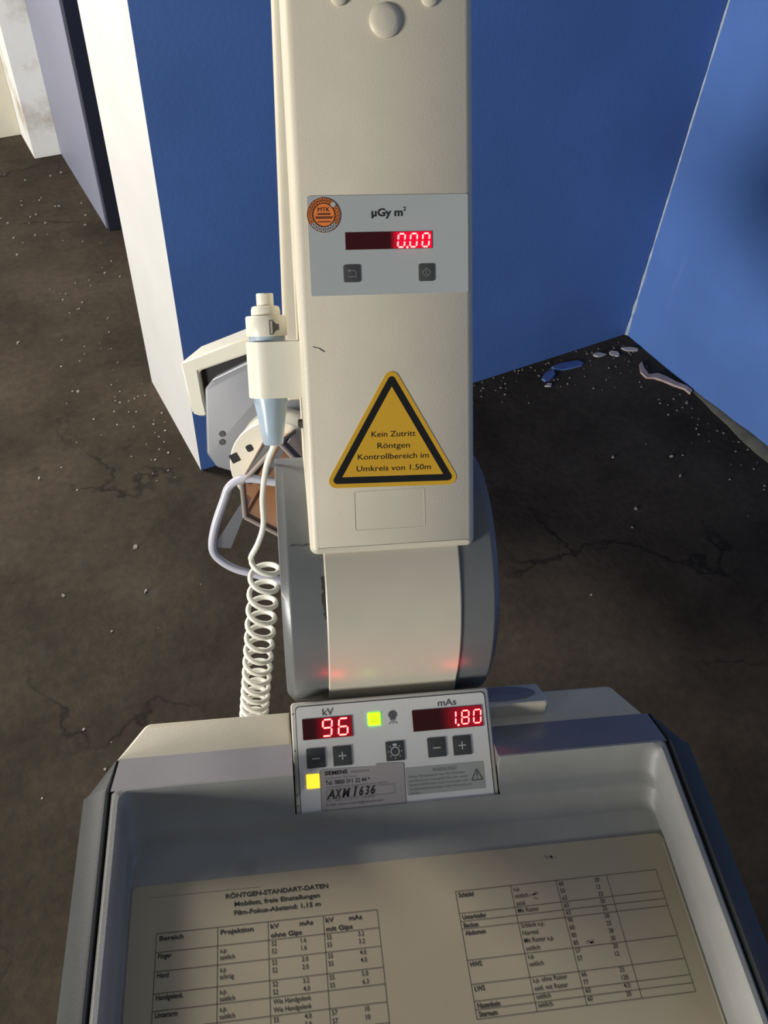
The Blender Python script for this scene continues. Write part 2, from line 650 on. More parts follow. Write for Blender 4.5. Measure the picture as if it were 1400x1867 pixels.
# ------------------------------------------------------------------ mobile x-ray unit
TH = R(-21.6)
XM = Vector((math.cos(TH), math.sin(TH), 0))
YM = Vector((-math.sin(TH), math.cos(TH), 0))
root = bpy.data.objects.new('mobile_xray_unit', None)
COL.objects.link(root)
root.empty_display_size = 0.2
root.location = XM * 0.0755
root.rotation_euler = (0, 0, TH)
tag(root, 'beige and grey mobile x-ray machine with control console, leaning arm and grey joint drum', 'x-ray machine')
ROOTM = Matrix.Translation(root.location) @ Matrix.Rotation(TH, 4, 'Z')

# --- chassis and post (under the console)
b = MB()
b.box(-0.19, 0.19, -0.10, 0.34, 0.10, 0.80, r=0.03, bev=0.02)
b.build('cabinet', beige, root)
b = MB()
b.box(-0.16, 0.16, -0.05, 0.62, 0.07, 0.17, r=0.04, bev=0.02)
b.build('chassis', grey_bump, root)
b = MB()
b.box(-0.075, 0.078, 0.365, 0.56, 0.17, 0.97, r=0.03)
b.build('post', grey_drum, root)
for x, y, rr in ((-0.20, -0.02, 0.10), (0.20, -0.02, 0.10), (-0.15, 0.58, 0.05), (0.15, 0.58, 0.05)):
    b = MB()
    mt = Matrix.Translation((x, y, rr)) @ Matrix.Rotation(R(90), 4, 'Y')
    b.lathe([(0.001, -0.021), (rr * 0.55, -0.021), (rr * 0.6, -0.014), (rr * 0.9, -0.018), (rr, -0.010), (rr, 0.010), (rr * 0.9, 0.018), (rr * 0.6, 0.014), (rr * 0.55, 0.021), (0.001, 0.021)], 0, mt)
    recalc(b.build('wheel', tyre_m, root))

# --- console housing: beige rear shelf with clipped corners (open slot behind the panel)
b = MB()
out = [(-0.236, -0.14), (0.236, -0.14), (0.236, 0.285), (0.222, 0.312), (0.212, 0.3275), (0.192, 0.357), (-0.197, 0.357), (-0.219, 0.3275), (-0.232, 0.306), (-0.236, 0.285)]
out = round_poly(out, [0.02, 0.02, 0.01, 0.01, 0.0, 0.008, 0.008, 0.0, 0.01, 0.01])
b.prism(out, 0.80, 0.935)
recalc(b.build('console_housing', beige, root))
for sx in (-1, 1):
    if sx < 0:
        pts = [(-0.0815, 0.326), (-0.0815, 0.357), (-0.197, 0.357), (-0.219, 0.326)]
    else:
        pts = [(0.0785, 0.326), (0.2135, 0.326), (0.192, 0.357), (0.0785, 0.357)]
    b = MB()
    pts = pts if sx > 0 else pts
    q = round_poly(pts, [0, 0, 0.008, 0] if sx < 0 else [0, 0, 0.008, 0])
    area2 = sum(q[i][0] * q[(i + 1) % len(q)][1] - q[(i + 1) % len(q)][0] * q[i][1] for i in range(len(q)))
    if area2 < 0:
        q = q[::-1]
    b.prism(q, 0.935, 0.9685, bev=0.0025)
    recalc(b.build('rear_shelf', beige, root))
    # glossy bevelled strip running along the top of the console, wrapping over the corner
    xi = -0.0815 if sx < 0 else 0.0785
    xo = 0.2165
    lo, hi = (0.294, 0.9845), (0.3275, 0.9690)
    b = MB()
    A = [(xi, lo[0], lo[1]), (sx * xo, lo[0], lo[1]), (sx * 0.2155, hi[0] - 0.0, hi[1]), (xi, hi[0], hi[1])]
    Bm = [(p[0], p[1], 0.93) for p in A]
    if sx < 0:
        A, Bm = A[::-1], Bm[::-1]
    b.loft([Bm, A])
    recalc(b.build('ridge_strip', grey_strip, root))

# --- grey tray: nested rounded outlines going down into the recess
NX0, NX1 = -0.0815, 0.0792


def tray_loop(a, yb, z, r, yf):
    pts = []
    n = 5
    # start front-left, go along front, right, back (with the notch stations), left
    def corner(cx, cy, a0):
        for k in range(n + 1):
            t = a0 + (math.pi / 2) * k / n
            pts.append((cx + r * math.cos(t), cy + r * math.sin(t), z))
    corner(-a + r, yf + r, math.pi)
    corner(a - r, yf + r, 1.5 * math.pi)
    corner(a - r, yb - r, 0)
    pts.append((NX1, yb, z))
    pts.append((NX0, yb, z))
    corner(-a + r, yb - r, math.pi / 2)
    return pts


TL = [(0.2168, 0.2962, 0.930, 0.004, -0.136), (0.2168, 0.2962, 0.9785, 0.004, -0.136), (0.2160, 0.2958, 0.9825, 0.004, -0.1355), (0.2138, 0.2950, 0.9848, 0.005, -0.134),
      (0.2105, 0.2935, 0.9848, 0.008, -0.130), (0.2085, 0.2920, 0.9825, 0.010, -0.1275), (0.2075, 0.2900, 0.977, 0.012, -0.1265),
      (0.2066, 0.2830, 0.9655, 0.013, -0.126), (0.2058, 0.2795, 0.9622, 0.013, -0.1255), (0.2055, 0.2735, 0.9605, 0.013, -0.125), (0.2053, 0.2705, 0.958, 0.013, -0.125),
      (0.2050, 0.2650, 0.9495, 0.013, -0.1245), (0.2045, 0.2615, 0.9463, 0.012, -0.124), (0.2035, 0.2575, 0.9450, 0.010, -0.123)]
loops = [tray_loop(*t) for t in TL]
n = len(loops[0])
i1 = 18
vs_, fs_ = [], []
for l in loops:
    vs_ += l
for k in range(len(loops) - 1):
    for i in range(n):
        j = (i + 1) % n
        if i == i1 and k <= 8:
            continue
        fs_.append((k * n + i, k * n + j, (k + 1) * n + j, (k + 1) * n + i))
fs_.append(tuple(range((len(loops) - 1) * n, len(loops) * n)))
b = MB()
b.add(vs_, fs_)
for idx in (i1, i1 + 1):          # cheeks of the notch that takes the panel
    col = [loops[k][idx] for k in range(1, 10)]
    x = col[0][0]
    base = [(x, col[-1][1], 0.93), (x, col[0][1], 0.93)]
    b.add(col + base, [tuple(range(len(col) + 2))])
recalc(b.build('console_tray', grey_tray, root))
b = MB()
b.box(NX0, NX1, 0.274, 0.3575, 0.925, 0.9365)  # black sheet that paints the shade in the slot behind the panel
b.build('notch_shade', dark_slot, root)

# --- grey side bumpers outside the tray, clipped at the rear corner
for sx in (-1, 1):
    b = MB()
    sec = [(0.2174, 0.90), (0.2174, 0.9815), (0.2182, 0.9842), (0.2200, 0.9848), (0.2225, 0.9845), (0.2345, 0.9790), (0.2375, 0.9762), (0.2386, 0.9710), (0.2370, 0.90)]
    loops = []
    for y in (-0.137, 0.2935):
        loops.append([(sx * x, y, z) for x, z in sec])
    loops.append([(sx * (x if x < 0.22 else x - (x - 0.2174) * 0.14), 0.2985 - (x - 0.2174) * 0.1, z - 0.0015) for x, z in sec])
    loops.append([(sx * min(x, 0.2175), 0.3275, min(z, 0.9690)) for x, z in sec])
    b.loft(loops)
    recalc(b.build('side_bumper', grey_bump, root, angle=25))

# --- dish pad on the right of the shelf
b = MB()
sec = [(0.3352, 0.967), (0.3372, 0.9835), (0.3385, 0.9848), (0.3400, 0.9845), (0.3655, 0.9662), (0.3660, 0.9645), (0.3645, 0.950), (0.3575, 0.950), (0.3575, 0.967)]
loops = []
for x, k in ((0.055, 1), (0.1262, 1), (0.1282, 0.96), (0.1298, 0.85), (0.1304, 0.72)):
    cy, cz = 0.351, 0.967
    loops.append([(x, cy + (y - cy) * (1 - (1 - k) * 0.25), cz + (z - cz) * (1 - (1 - k) * 0.5)) for y, z in sec])
b.loft(loops)
pad = recalc(b.build('dish_pad', beige, root))
nrm = Vector((0, 0.0183, 0.0255)).normalized()
yv = Vector((0, 0.0255, -0.0183)).normalized()
b = MB()
b.lathe([(0.0145, 0.0), (0.0140, 0.0006), (0.0120, 0.0007), (0.0080, 0.0004), (0.0035, 0.0009), (0.0006, 0.0011)])
o = b.build('dish', dish_grey, pad, frame((0.0955, 0.3528, 0.9754), (1.95, 0, 0), yv * 0.98, nrm))
recalc(o)

# --- joint drum with its beige band
ARM0 = Vector((0, 0.475, 0.994))
DC = Vector((0, 0.4631, 1.0092))
DR = 0.1053
b = MB()
# (radius, x, shift): the end faces sit a little higher than the barrel, so the chamfer widens downwards
prof = [(0.03, -0.080, 0), (0.092, -0.080, 0.003), (0.1000, -0.0828, 0.0046), (0.1012, -0.0822, 0.0042), (0.1042, -0.0776, 0.0008), (0.1048, -0.0768, 0.0004), (DR - 0.0001, -0.0760, 0.0001), (DR, -0.0750, 0),
        (DR, 0.0795, 0), (DR - 0.0001, 0.0805, 0.0001), (0.1048, 0.0812, 0.0004), (0.1042, 0.0818, 0.0008), (0.1012, 0.0848, 0.0042), (0.1000, 0.0854, 0.0046), (0.092, 0.082, 0.003), (0.03, 0.082, 0)]
loops = []
for rr, xx, sh in prof:
    cy_, cz_ = DC.y + sh * math.cos(R(60)), DC.z + sh * math.sin(R(60))
    loops.append([(xx, cy_ + rr * math.cos(2 * math.pi * k / 128), cz_ + rr * math.sin(2 * math.pi * k / 128)) for k in range(128)])
b.loft(loops)
drum = recalc(b.build('joint_drum', grey_drum, root))
b = MB()
x0, x1 = -0.0494, 0.0545
loops = []
stations = []
for i in range(40):                  # round the drum, then straight down as an apron behind the panel
    a = R(95 + 85 * i / 39)          # angle in the y-z plane, 180 = towards the operator
    stations.append((DC.y, DC.z, math.cos(a), math.sin(a)))
for dz in (0.02, 0.04, 0.07):
    stations.append((DC.y, DC.z - dz, -1.0, 0.0))
for cy_, cz_, ca_, sa_ in stations:
    loops.append([(xx, cy_ + rr * ca_, cz_ + rr * sa_) for rr, xx in ((DR - 0.004, x0), (DR + 0.0008, x0), (DR + 0.0016, x0 + 0.001), (DR + 0.0016, x1 - 0.001), (DR + 0.0008, x1), (DR - 0.004, x1))])
b.loft(loops)
recalc(b.build('drum_band', beige_band, drum))
# chipped paint: a dark scrape beside the band and a hairline crack on the left cheek
b = MB()


def on_drum(x, adeg, rr=DR + 0.0004):
    a = R(adeg)
    return (x, DC.y + rr * math.cos(a), DC.z + rr * math.sin(a))


aa = 128.0
st = []
while aa < 146.0:
    st.append((aa, 0.0012 + 0.0022 * rnd.random()))
    aa += 1.2
vs_, fs_ = [], []
for a_, w in st:
    vs_ += [on_drum(x0 - w, a_), on_drum(x0 - 0.0001, a_)]
fs_ = [(2 * i, 2 * i + 1, 2 * i + 3, 2 * i + 2) for i in range(len(st) - 1)]
b.add(vs_, fs_)
b.build('scrape_mark', scratch_m, drum)
b = MB()
x = -0.074
st = []
while x < -0.050:
    w = rnd.uniform(0.10, 0.5)
    c_ = 114.5 + rnd.uniform(-0.3, 0.3)
    st += [on_drum(x, c_ - w), on_drum(x, c_ + w)]
    x += 0.0024
b.add(st, [(2 * i, 2 * i + 1, 2 * i + 3, 2 * i + 2) for i in range(len(st) // 2 - 1)])
b.build('scrape_mark', scratch_m, drum)

# --- lower arm (the leaning beige column); local frame: x across, y along, z out of the front face
AU = Vector((0, 0.561, 0.828)).normalized()
AN = Vector((0, -0.828, 0.561)).normalized()
ARM = frame(ARM0, (1, 0, 0), AU, AN)
T = 0.118
b = MB()
ax0, ax1, as0, as1 = -0.0590, 0.0668, 0.0540, 0.78
b.prism(round_poly(rect(ax0, ax1, as0, as1), [0.006, 0.006, 0.03, 0.03], 6), 0.02, T, 0, None, 0.0065)
b.line((-0.0501, 0.2086), (-0.0455, 0.2072), 0.0005, T + 0.0001, 1)
b.line((-0.0455, 0.2072), (-0.0418, 0.2047), 0.0007, T + 0.0001, 1)
arm = recalc(b.build('lower_arm', [beige, ink], root, ARM))
recess = pbr('clear_label_edge', (0.565, 0.515, 0.405), 0.42)
for cx, cy, rr in ((0.0074, 0.4172, 0.0106), (-0.0225, 0.4310, 0.0056), (0.0372, 0.4310, 0.0056)):
    b = MB()
    b.lathe([(rr, T), (rr, T + 0.0012), (rr * 0.93, T + 0.0020), (rr * 0.6, T + 0.0030), (rr * 0.05, T + 0.0034)], 0, Matrix.Translation((cx, cy, 0)))
    recalc(b.build('cap_plug', beige, arm))
b = MB()
ro = round_poly(rect(-0.0248, 0.0281, 0.0724, 0.1022), 0.001)
ri = round_poly(rect(-0.0245, 0.0278, 0.07265, 0.10195), 0.0008)
b.loft([[(x, y, T) for x, y in ro], [(x, y, T + 0.0002) for x, y in ro], [(x, y, T + 0.0002) for x, y in ri], [(x, y, T) for x, y in ri]], 0, None, False, False)
recalc(b.build('label_outline', [recess], arm))
# dose readout
b = MB()
b.prism(round_poly(rect(-0.0494, 0.0621, 0.2430, 0.3091), 0.0012), T, T + 0.0006, 0)
zt = T + 0.0008
b.text('µGy m', -0.0056, 0.2953, 0.0160, 0.0048, zt, 1, bold=0.026)
b.text('2', 0.0163, 0.2985, 0.0184, 0.0026, zt, 1, bold=0.01)
dose = recalc(b.build('dose_panel', [dose_face, ink], arm))
tag(dose, 'grey readout panel with red figures')
b = MB()
b.box(-0.0242, 0.0366, 0.2735, 0.2850, T + 0.0004, T + 0.0009, 0)
b.flat(rect(-0.0240, 0.0364, 0.2737, 0.2848), T + 0.00095, 1)
for k, xx in enumerate((0.0121, 0.0207, 0.0293)):
    b.seg('0', xx, 0.2746, 0.0046, 0.0088, 0.0011, T + 0.0011, 2, None, 0.10)
b.disc(0.0189, 0.2745, 0.0008, T + 0.0009, T + 0.0011, 2, n=12)
recalc(b.build('led_display', [led_dark, glow_dose, led_on], arm))


def key(name, cx, cy, w, h, z, parent, draw, r=0.0008, marks=key_mark):
    bb = MB()
    bb.prism(round_poly(rect(cx - w / 2, cx + w / 2, cy - h / 2, cy + h / 2), r, 4), z, z + 0.0007, 0, None, 0.0002)
    if draw:
        draw(bb, cx, cy, z + 0.0009)
    return recalc(bb.build(name, [key_dark, marks], parent))


def mark_return(bb, x, y, z):
    s = 0.0022
    for a, c in (((-1.3, 0.9), (0.9, 0.9)), ((0.9, 0.9), (1.4, 0.4)), ((1.4, 0.4), (1.4, -1.0)), ((1.4, -1.0), (-1.2, -1.0))):
        bb.line((x + a[0] * s, y + a[1] * s), (x + c[0] * s, y + c[1] * s), 0.0005, z, 1)
    bb.flat([(x - 1.5 * s, y + 0.9 * s), (x - 0.4 * s, y + 0.4 * s), (x - 0.4 * s, y + 1.4 * s)], z, 1)


def mark_start(bb, x, y, z):
    s = 0.0030
    P = [(-1, 0), (0, -1), (1, 0), (0, 1)]
    for i in range(4):
        a, c = P[i], P[(i + 1) % 4]
        bb.line((x + a[0] * s, y + a[1] * s), (x + c[0] * s, y + c[1] * s), 0.0005, z, 1)
    bb.line((x, y - 0.6 * s), (x, y + 0.6 * s), 0.0005, z, 1)


key('key_button', -0.0206, 0.2577, 0.0116, 0.0118, T + 0.0006, arm, mark_return, 0.0013, key_mark_dim)
key('key_button', 0.0321, 0.2572, 0.0112, 0.0118, T + 0.0006, arm, mark_start, 0.0013, key_mark_dim)
# round orange inspection sticker
b = MB()
cx, cy, rr = -0.0384, 0.2966, 0.0114
z = T + 0.0006
b.disc(cx, cy, rr, z, z + 0.0003, 0, n=40)
b.ring(cx, cy, rr * 0.66, rr * 0.995, z + 0.0004, 1, 24, R(215), R(325))
b.ring(cx, cy, rr * 0.64, rr * 0.70, z + 0.0005, 2, 40)
b.ring(cx, cy, rr * 0.96, rr * 1.0, z + 0.00045, 2, 40)
for k in range(24):
    a = R(15 * k + 3)
    b.line((cx + rr * 0.68 * math.cos(a), cy + rr * 0.68 * math.sin(a)), (cx + rr * 0.97 * math.cos(a), cy + rr * 0.97 * math.sin(a)), 0.00035, z + 0.0005, 2)
    a2 = a + R(7.5)
    if k not in (2,):
        b.line((cx + rr * 0.77 * math.cos(a2), cy + rr * 0.77 * math.sin(a2)), (cx + rr * 0.90 * math.cos(a2), cy + rr * 0.90 * math.sin(a2)), 0.0007, z + 0.0005, 2)
a = R(45)
b.disc(cx + rr * 0.83 * math.cos(a), cy + rr * 0.83 * math.sin(a), 0.0017, z, z + 0.00055, 1, n=12)
b.text('MTK', 0, cy + 0.0022, None, 0.0028, z + 0.0005, 2, center=cx)
for k, (yy, w) in enumerate(((0.0006, 0.0044), (-0.0012, 0.0060), (-0.0021, 0.0056), (-0.0044, 0.0044))):
    b.line((cx - w, cy + yy), (cx + w, cy + yy), 0.0006 if k else 0.001, z + 0.0005, 2)
o = recalc(b.build('inspection_sticker', [mtk_or, mtk_gr, mtk_ink], arm))
tag(o, 'round orange sticker')
# yellow warning triangle
b = MB()
tri = [(-0.0470, 0.1058), (0.0562, 0.1038), (0.0056, 0.1948)]
b.prism(round_poly(tri, 0.0055, 6), T, T + 0.0004, 0)
bi = inset(tri, 0.0031)
ii = inset(tri, 0.0081)
bo = round_poly(bi, 0.0028, 6)
b.flat(bo, T + 0.0005, 1)
b.flat(ii, T + 0.0006, 0)
rt = R(-1.1)
zt = T + 0.0007
b.text('Kein Zutritt', -0.0105, 0.1424, 0.0219, 0.0040, zt, 1, bold=0.004, rot=rt)
b.text('Röntgen', -0.0064, 0.1338, 0.0176, 0.0040, zt, 1, bold=0.004, rot=rt)
b.text('Kontrollbereich im', -0.0211, 0.1261, 0.0316, 0.0040, zt, 1, bold=0.004, rot=rt)
b.text('Umkreis von 1.50m', -0.0223, 0.1174, 0.0330, 0.0040, zt, 1, bold=0.004, rot=rt)
o = b.build('warning_sticker', [sign_yel, sign_blk], arm)
tag(o, 'yellow triangular warning sticker with black border')
# holder clip for the hand switch on the arm's left side
SX, ST = -0.0820, 0.085
b = MB()
hp = [(-0.0565, -0.0150), (-0.0565, 0.0162)]
for k in range(25):
    a = R(90 + 180 * k / 24)
    hp.append((SX + 0.0158 * math.cos(a), 0.0 + 0.0160 * math.sin(a)))
ho = [(x, y + ST) for x, y in hp]
mt = Matrix(((1, 0, 0, 0), (0, 0, 1, 0), (0, 1, 0, 0), (0, 0, 0, 1)))   # outline in x,z of the arm; extruded along the arm
b.prism(ho, 0.1715, 0.2122, 0, mt)
recalc(b.build('switch_holder', beige_lt, arm))
b = MB()
b.lathe([(0.0036, 0), (0.0036, 0.003), (0.0025, 0.0037), (0.001, 0.0037)], 0, frame((-0.059, 0.150, 0.085), (0, 1, 0), (0, 0, 1), (-1, 0, 0)), 6)
recalc(b.build('bolt', steel, arm))

# --- upper arm folded down behind the lower arm, and the elbow above
p0 = Vector((-0.0606, 0.8994, 1.3308))
p1 = Vector((-0.0640, 0.9647, 0.9140))
d = (p0 - p1).normalized()
xv = Vector((1, 0, 0))
xv = (xv - d * xv.dot(d)).normalized()
zv = xv.cross(d)
b = MB()
b.prism(round_poly(rect(0, 0.11, -0.15, (p0 - p1).length + 0.42), 0.004), -0.09, 0.0, 0, None, 0.006)
recalc(b.build('upper_arm', beige, root, frame(p1, xv, d, zv)))
b = MB()
b.lathe([(0.02, -0.075), (0.07, -0.075), (0.078, -0.068), (0.078, 0.068), (0.07, 0.075), (0.02, 0.075)], 0, Matrix.Translation((0.0, 0.86, 1.69)) @ Matrix.Rotation(R(90), 4, 'Y'))
recalc(b.build('elbow_joint', grey_drum, root))

# --- tube head; local frame: x to the upper right, y up, z along the beam towards the operator
HO = Vector((-0.0966, 0.9035, 0.7176))
h1 = Vector((0.8731, 0.0149, 0.4874)).normalized()
h3 = Vector((-0.2064, -0.8943, 0.3970))
h3 = (h3 - h1 * h3.dot(h1)).normalized()
h2 = h3.cross(h1)
HEAD = frame(HO, h1, h2, h3)


def fl(pts):
    return [(x, -y) for x, y in pts]


def ccw(q):
    s = sum(q[i][0] * q[(i + 1) % len(q)][1] - q[(i + 1) % len(q)][0] * q[i][1] for i in range(len(q)))
    return q if s > 0 else q[::-1]


b = MB()   # beige yoke: top plate, left cheek
yo = fl([(-0.0720, -0.1815), (0.150, -0.1595), (0.150, -0.1350), (0.030, -0.1475), (-0.0545, -0.1585), (-0.0720, -0.1150), (-0.0790, -0.0930), (-0.0890, -0.0960), (-0.0985, -0.1060)])
n = len(yo)
vs_ = [(x, y, -0.20) for x, y in yo] + [(x, y, -0.09) for x, y in yo]
fs_ = [(i, (i + 1) % n, n + (i + 1) % n, n + i) for i in range(n)]
for q in ((0, 1, 2, 3, 4), (4, 5, 6, 7, 8, 0)):      # top plate and left cheek meet in a mitre
    fs_ += [tuple(n + i for i in q), tuple(reversed(q))]
b.add(vs_, fs_)
head = recalc(b.build('tube_head', beige_lt, root, HEAD))
bm = bmesh.new()
bm.from_mesh(head.data)
bmesh.ops.bevel(bm, geom=[e for e in bm.edges if len(e.link_faces) == 2 and e.calc_face_angle() > 0.5], offset=0.0022, segments=2, affect='EDGES')
bm.to_mesh(head.data)
bm.free()
b = MB()   # black block painting in the shade inside the yoke
b.prism(ccw(fl([(-0.054, -0.157), (0.13, -0.137), (0.13, -0.05), (-0.07, -0.06), (-0.075, -0.11)])), -0.19, -0.102, 0)
recalc(b.build('yoke_shade', dark_slot, head))
b = MB()   # grey housing
ho = fl([(-0.1035, -0.0440), (-0.0512, -0.1330), (-0.0330, -0.1405), (0.150, -0.1370), (0.150, 0.020), (0.02, 0.045), (-0.060, 0.020), (-0.1010, -0.0180)])
b.prism(ccw(round_poly(ho, [0.012, 0.008, 0.010, 0.004, 0.01, 0.02, 0.01, 0.008], 5)), -0.145, -0.067, 0, None, 0.004)
for x, y in ((-0.0639, 0.0612), (-0.0709, 0.0498)):
    b.disc(x, y, 0.0048, -0.067, -0.0655, 1, n=14)
recalc(b.build('tube_housing', [grey_head, steel], head))
b = MB()   # cream collimator collar with its disc
b.lathe([(0.070, -0.067), (0.068, -0.064), (0.0665, -0.030), (0.067, -0.012), (0.0705, -0.011), (0.0705, -0.002), (0.069, 0.0), (0.002, 0.0)], 0, Matrix.Translation((0.0105, -0.0065, 0)))
for x, y, s in ((-0.0114, 0.0365, 0.0052), (-0.0391, 0.0329, 0.0068)):
    b.prism(rect(x - s, x + s, y - s, y + s) if s > 0.006 else round_poly(rect(x - s, x + s, y - s, y + s), s * 0.6), -0.001, 0.0004, 1, None)
recalc(b.build('collimator_collar', [beige_lt, dark_slot], head))
# collimator box: four copper coloured plates in dark frames behind a clear cover plate
bx = ccw(fl([(-0.0139, -0.0149), (-0.0353, 0.0298), (0.0091, 0.0947), (0.0858, 0.0521), (0.0613, -0.0425)]))
back = ccw(fl([(0.0203, -0.0390), (-0.0120, 0.0150), (0.0130, 0.0470), (0.0530, 0.0232), (0.0600, -0.0300)]))
n = len(bx)
inner = bx
b = MB()
vs_ = [(x, y, 0.0) for x, y in back] + [(x, y, 0.078) for x, y in inner]
b.add(vs_, [(i, (i + 1) % n, n + (i + 1) % n, n + i) for i in range(n)], 0)
b.add([(x, y, 0.004) for x, y in back], [tuple(range(n))], 1)
recalc(b.build('copper_plates', [copper, pale_copper], head))
b = MB()
for i in range(n):
    a, c = Vector(bx[i]), Vector(bx[(i + 1) % n])
    b.tube([(a.x, a.y, 0.080), (c.x, c.y, 0.080)], 0.0035, 0, 8)
    b.tube([(a.x, a.y, 0.066), (c.x, c.y, 0.066)], 0.0025, 0, 8)
    b.tube([(back[i][0], back[i][1], 0.0), (a.x, a.y, 0.080)], 0.003, 0, 8)
recalc(b.build('collimator_frame', brown_frame, head))
b = MB()
for i in range(n):
    a, c = Vector(bx[i]), Vector(bx[(i + 1) % n])
    b.tube([(a.x * 1.02, a.y * 1.02, 0.088), (c.x * 1.02, c.y * 1.02, 0.088)], 0.003, 0, 8)
recalc(b.build('clear_plate_edge', acrylic, head))
b = MB()   # dark grey side rail
b.prism(ccw(fl([(0.0429, -0.0489), (0.0560, -0.0430), (-0.0100, -0.0020), (-0.0260, -0.0100)])), 0.030, 0.064, 0)
recalc(b.build('side_rail', grey_drum, head))
b = MB()
b.prism(ccw(fl([(0.058, -0.036), (0.064, -0.032), (0.004, 0.006), (-0.004, 0.002)])), 0.04, 0.066, 0)
recalc(b.build('side_rail', chrome, head))
# handle loop
hpts = [(0.060, 0.035, 0.085), (0.040, 0.012, 0.085), (0.0235, 0.0010, 0.085), (0.0035, -0.0132, 0.085), (-0.0150, -0.0206, 0.085), (-0.0340, -0.0175, 0.085), (-0.0500, -0.0045, 0.085), (-0.0790, 0.0210, 0.085), (-0.1000, 0.0448, 0.085),
        (-0.1070, 0.0620, 0.085), (-0.1020, 0.0797, 0.085), (-0.0905, 0.0966, 0.085), (-0.0750, 0.1108, 0.085), (-0.0470, 0.1355, 0.085), (-0.030, 0.150, 0.082), (-0.005, 0.150, 0.070), (0.02, 0.12, 0.05)]
b = MB()
b.tube(smooth_path([(x, -y, z) for x, y, z in hpts], 6), 0.0058, 0, 14)
hd = recalc(b.build('handle', handle_m, head))
b = MB()
b.prism(ccw(fl([(-0.1010, 0.0560), (-0.0940, 0.0470), (-0.0230, 0.0060), (-0.0200, 0.0140), (-0.0830, 0.0660)])), 0.070, 0.080, 0)
recalc(b.build('handle_strut', chrome, hd))

# --- control panel; local frame: x across, y up the slope, z out of the face
PU = Vector((0, 0.866, 0.5)).normalized()
PN = Vector((0, -0.5, 0.866)).normalized()
PAN = frame((0, 0.2766, 0.9600), (1, 0, 0), PU, PN)
b = MB()
b.prism(round_poly(rect(-0.0807, 0.0783, -0.0040, 0.0805), [0.0, 0.0, 0.003, 0.003]), -0.024, 0.0, 0, None, 0.0012)
b.prism(round_poly(rect(-0.0774, 0.0752, -0.0045, 0.0776), [0, 0, 0.003, 0.003]), -0.001, 0.0002, 2)
b.prism(round_poly(rect(-0.0767, 0.0745, -0.0045, 0.0769), [0, 0, 0.003, 0.003]), -0.001, 0.0005, 1)
Z0 = 0.0007
b.text('kV', -0.0561, 0.0690, -0.0474, 0.0052, Z0, 3, bold=0.008)
b.text('mAs', 0.0362, 0.0688, 0.0510, 0.0050, Z0, 3, bold=0.008)
# tube symbol
b.disc(-0.0009, 0.0652, 0.0033, 0.0004, 0.0008, 3, n=24)
b.line((-0.0030, 0.0617), (0.0014, 0.0617), 0.0010, Z0, 3)
b.line((-0.0024, 0.0602), (0.0008, 0.0602), 0.0005, Z0, 3)
b.line((-0.0024, 0.0596), (-0.0040, 0.0584), 0.0006, Z0, 3)
b.line((0.0008, 0.0596), (0.0024, 0.0584), 0.0006, Z0, 3)
b.line((-0.0008, 0.0594), (-0.0008, 0.0580), 0.0005, Z0, 3)
for yy in (0.002, 0.010, 0.043, 0.071):      # chipped left edge
    b.flat([(-0.0797, yy), (-0.0787, yy + 0.0005), (-0.0785, yy + 0.0016), (-0.0795, yy + 0.0018)], 0.0001, 2)
panel = recalc(b.build('control_panel', [panel_frame_m, panel_face, ink_grey, ink_grey], root, PAN))
tag(panel, 'pale control panel with red readouts and grey keys')
b = MB()
b.box(-0.0723, -0.0333, 0.0515, 0.0674, 0.0004, 0.0010, 0)
b.flat(rect(-0.0721, -0.0335, 0.0517, 0.0672), 0.00105, 1)
b.seg('9', -0.0571, 0.0533, 0.0070, 0.0124, 0.0012, 0.0012, 2, 3, 0.10)
b.seg('6', -0.0445, 0.0533, 0.0070, 0.0124, 0.0012, 0.0012, 2, 3, 0.10)
recalc(b.build('led_display', [led_dark, glow_kv, led_on, led_ghost], panel))
b = MB()
b.box(0.0149, 0.0714, 0.0507, 0.0671, 0.0004, 0.0010, 0)
b.flat(rect(0.0151, 0.0712, 0.0509, 0.0669), 0.00105, 1)
b.seg('1', 0.0434, 0.0535, 0.0057, 0.0106, 0.0011, 0.0012, 2, 3, 0.10)
b.seg('8', 0.0541, 0.0535, 0.0056, 0.0102, 0.0010, 0.0012, 2, 3, 0.10)
b.seg('0', 0.0638, 0.0535, 0.0057, 0.0102, 0.0010, 0.0012, 2, 3, 0.10)
b.disc(0.0513, 0.0530, 0.0009, 0.0010, 0.0012, 2, n=12)
recalc(b.build('led_display', [led_dark, glow_mas, led_on, led_ghost], panel))


def mark_minus(bb, x, y, z):
    bb.line((x - 0.0030, y - 0.0004), (x + 0.0030, y - 0.0004), 0.0009, z, 1)


def mark_plus(bb, x, y, z):
    bb.line((x - 0.0031, y), (x + 0.0031, y), 0.0009, z, 1)
    bb.line((x, y - 0.0031), (x, y + 0.0031), 0.0009, z, 1)


def mark_lamp(bb, x, y, z):
    bb.ring(x, y - 0.0002, 0.0028, 0.0036, z, 1, 28)
    bb.flat(rect(x - 0.0016, x + 0.0016, y + 0.0038, y + 0.0057), z, 1)
    for k in range(8):
        a = R(45 * k)
        if k == 2:
            continue
        bb.line((x + 0.0044 * math.cos(a), y - 0.0002 + 0.0044 * math.sin(a)), (x + 0.0058 * math.cos(a), y - 0.0002 + 0.0058 * math.sin(a)), 0.0006, z, 1)


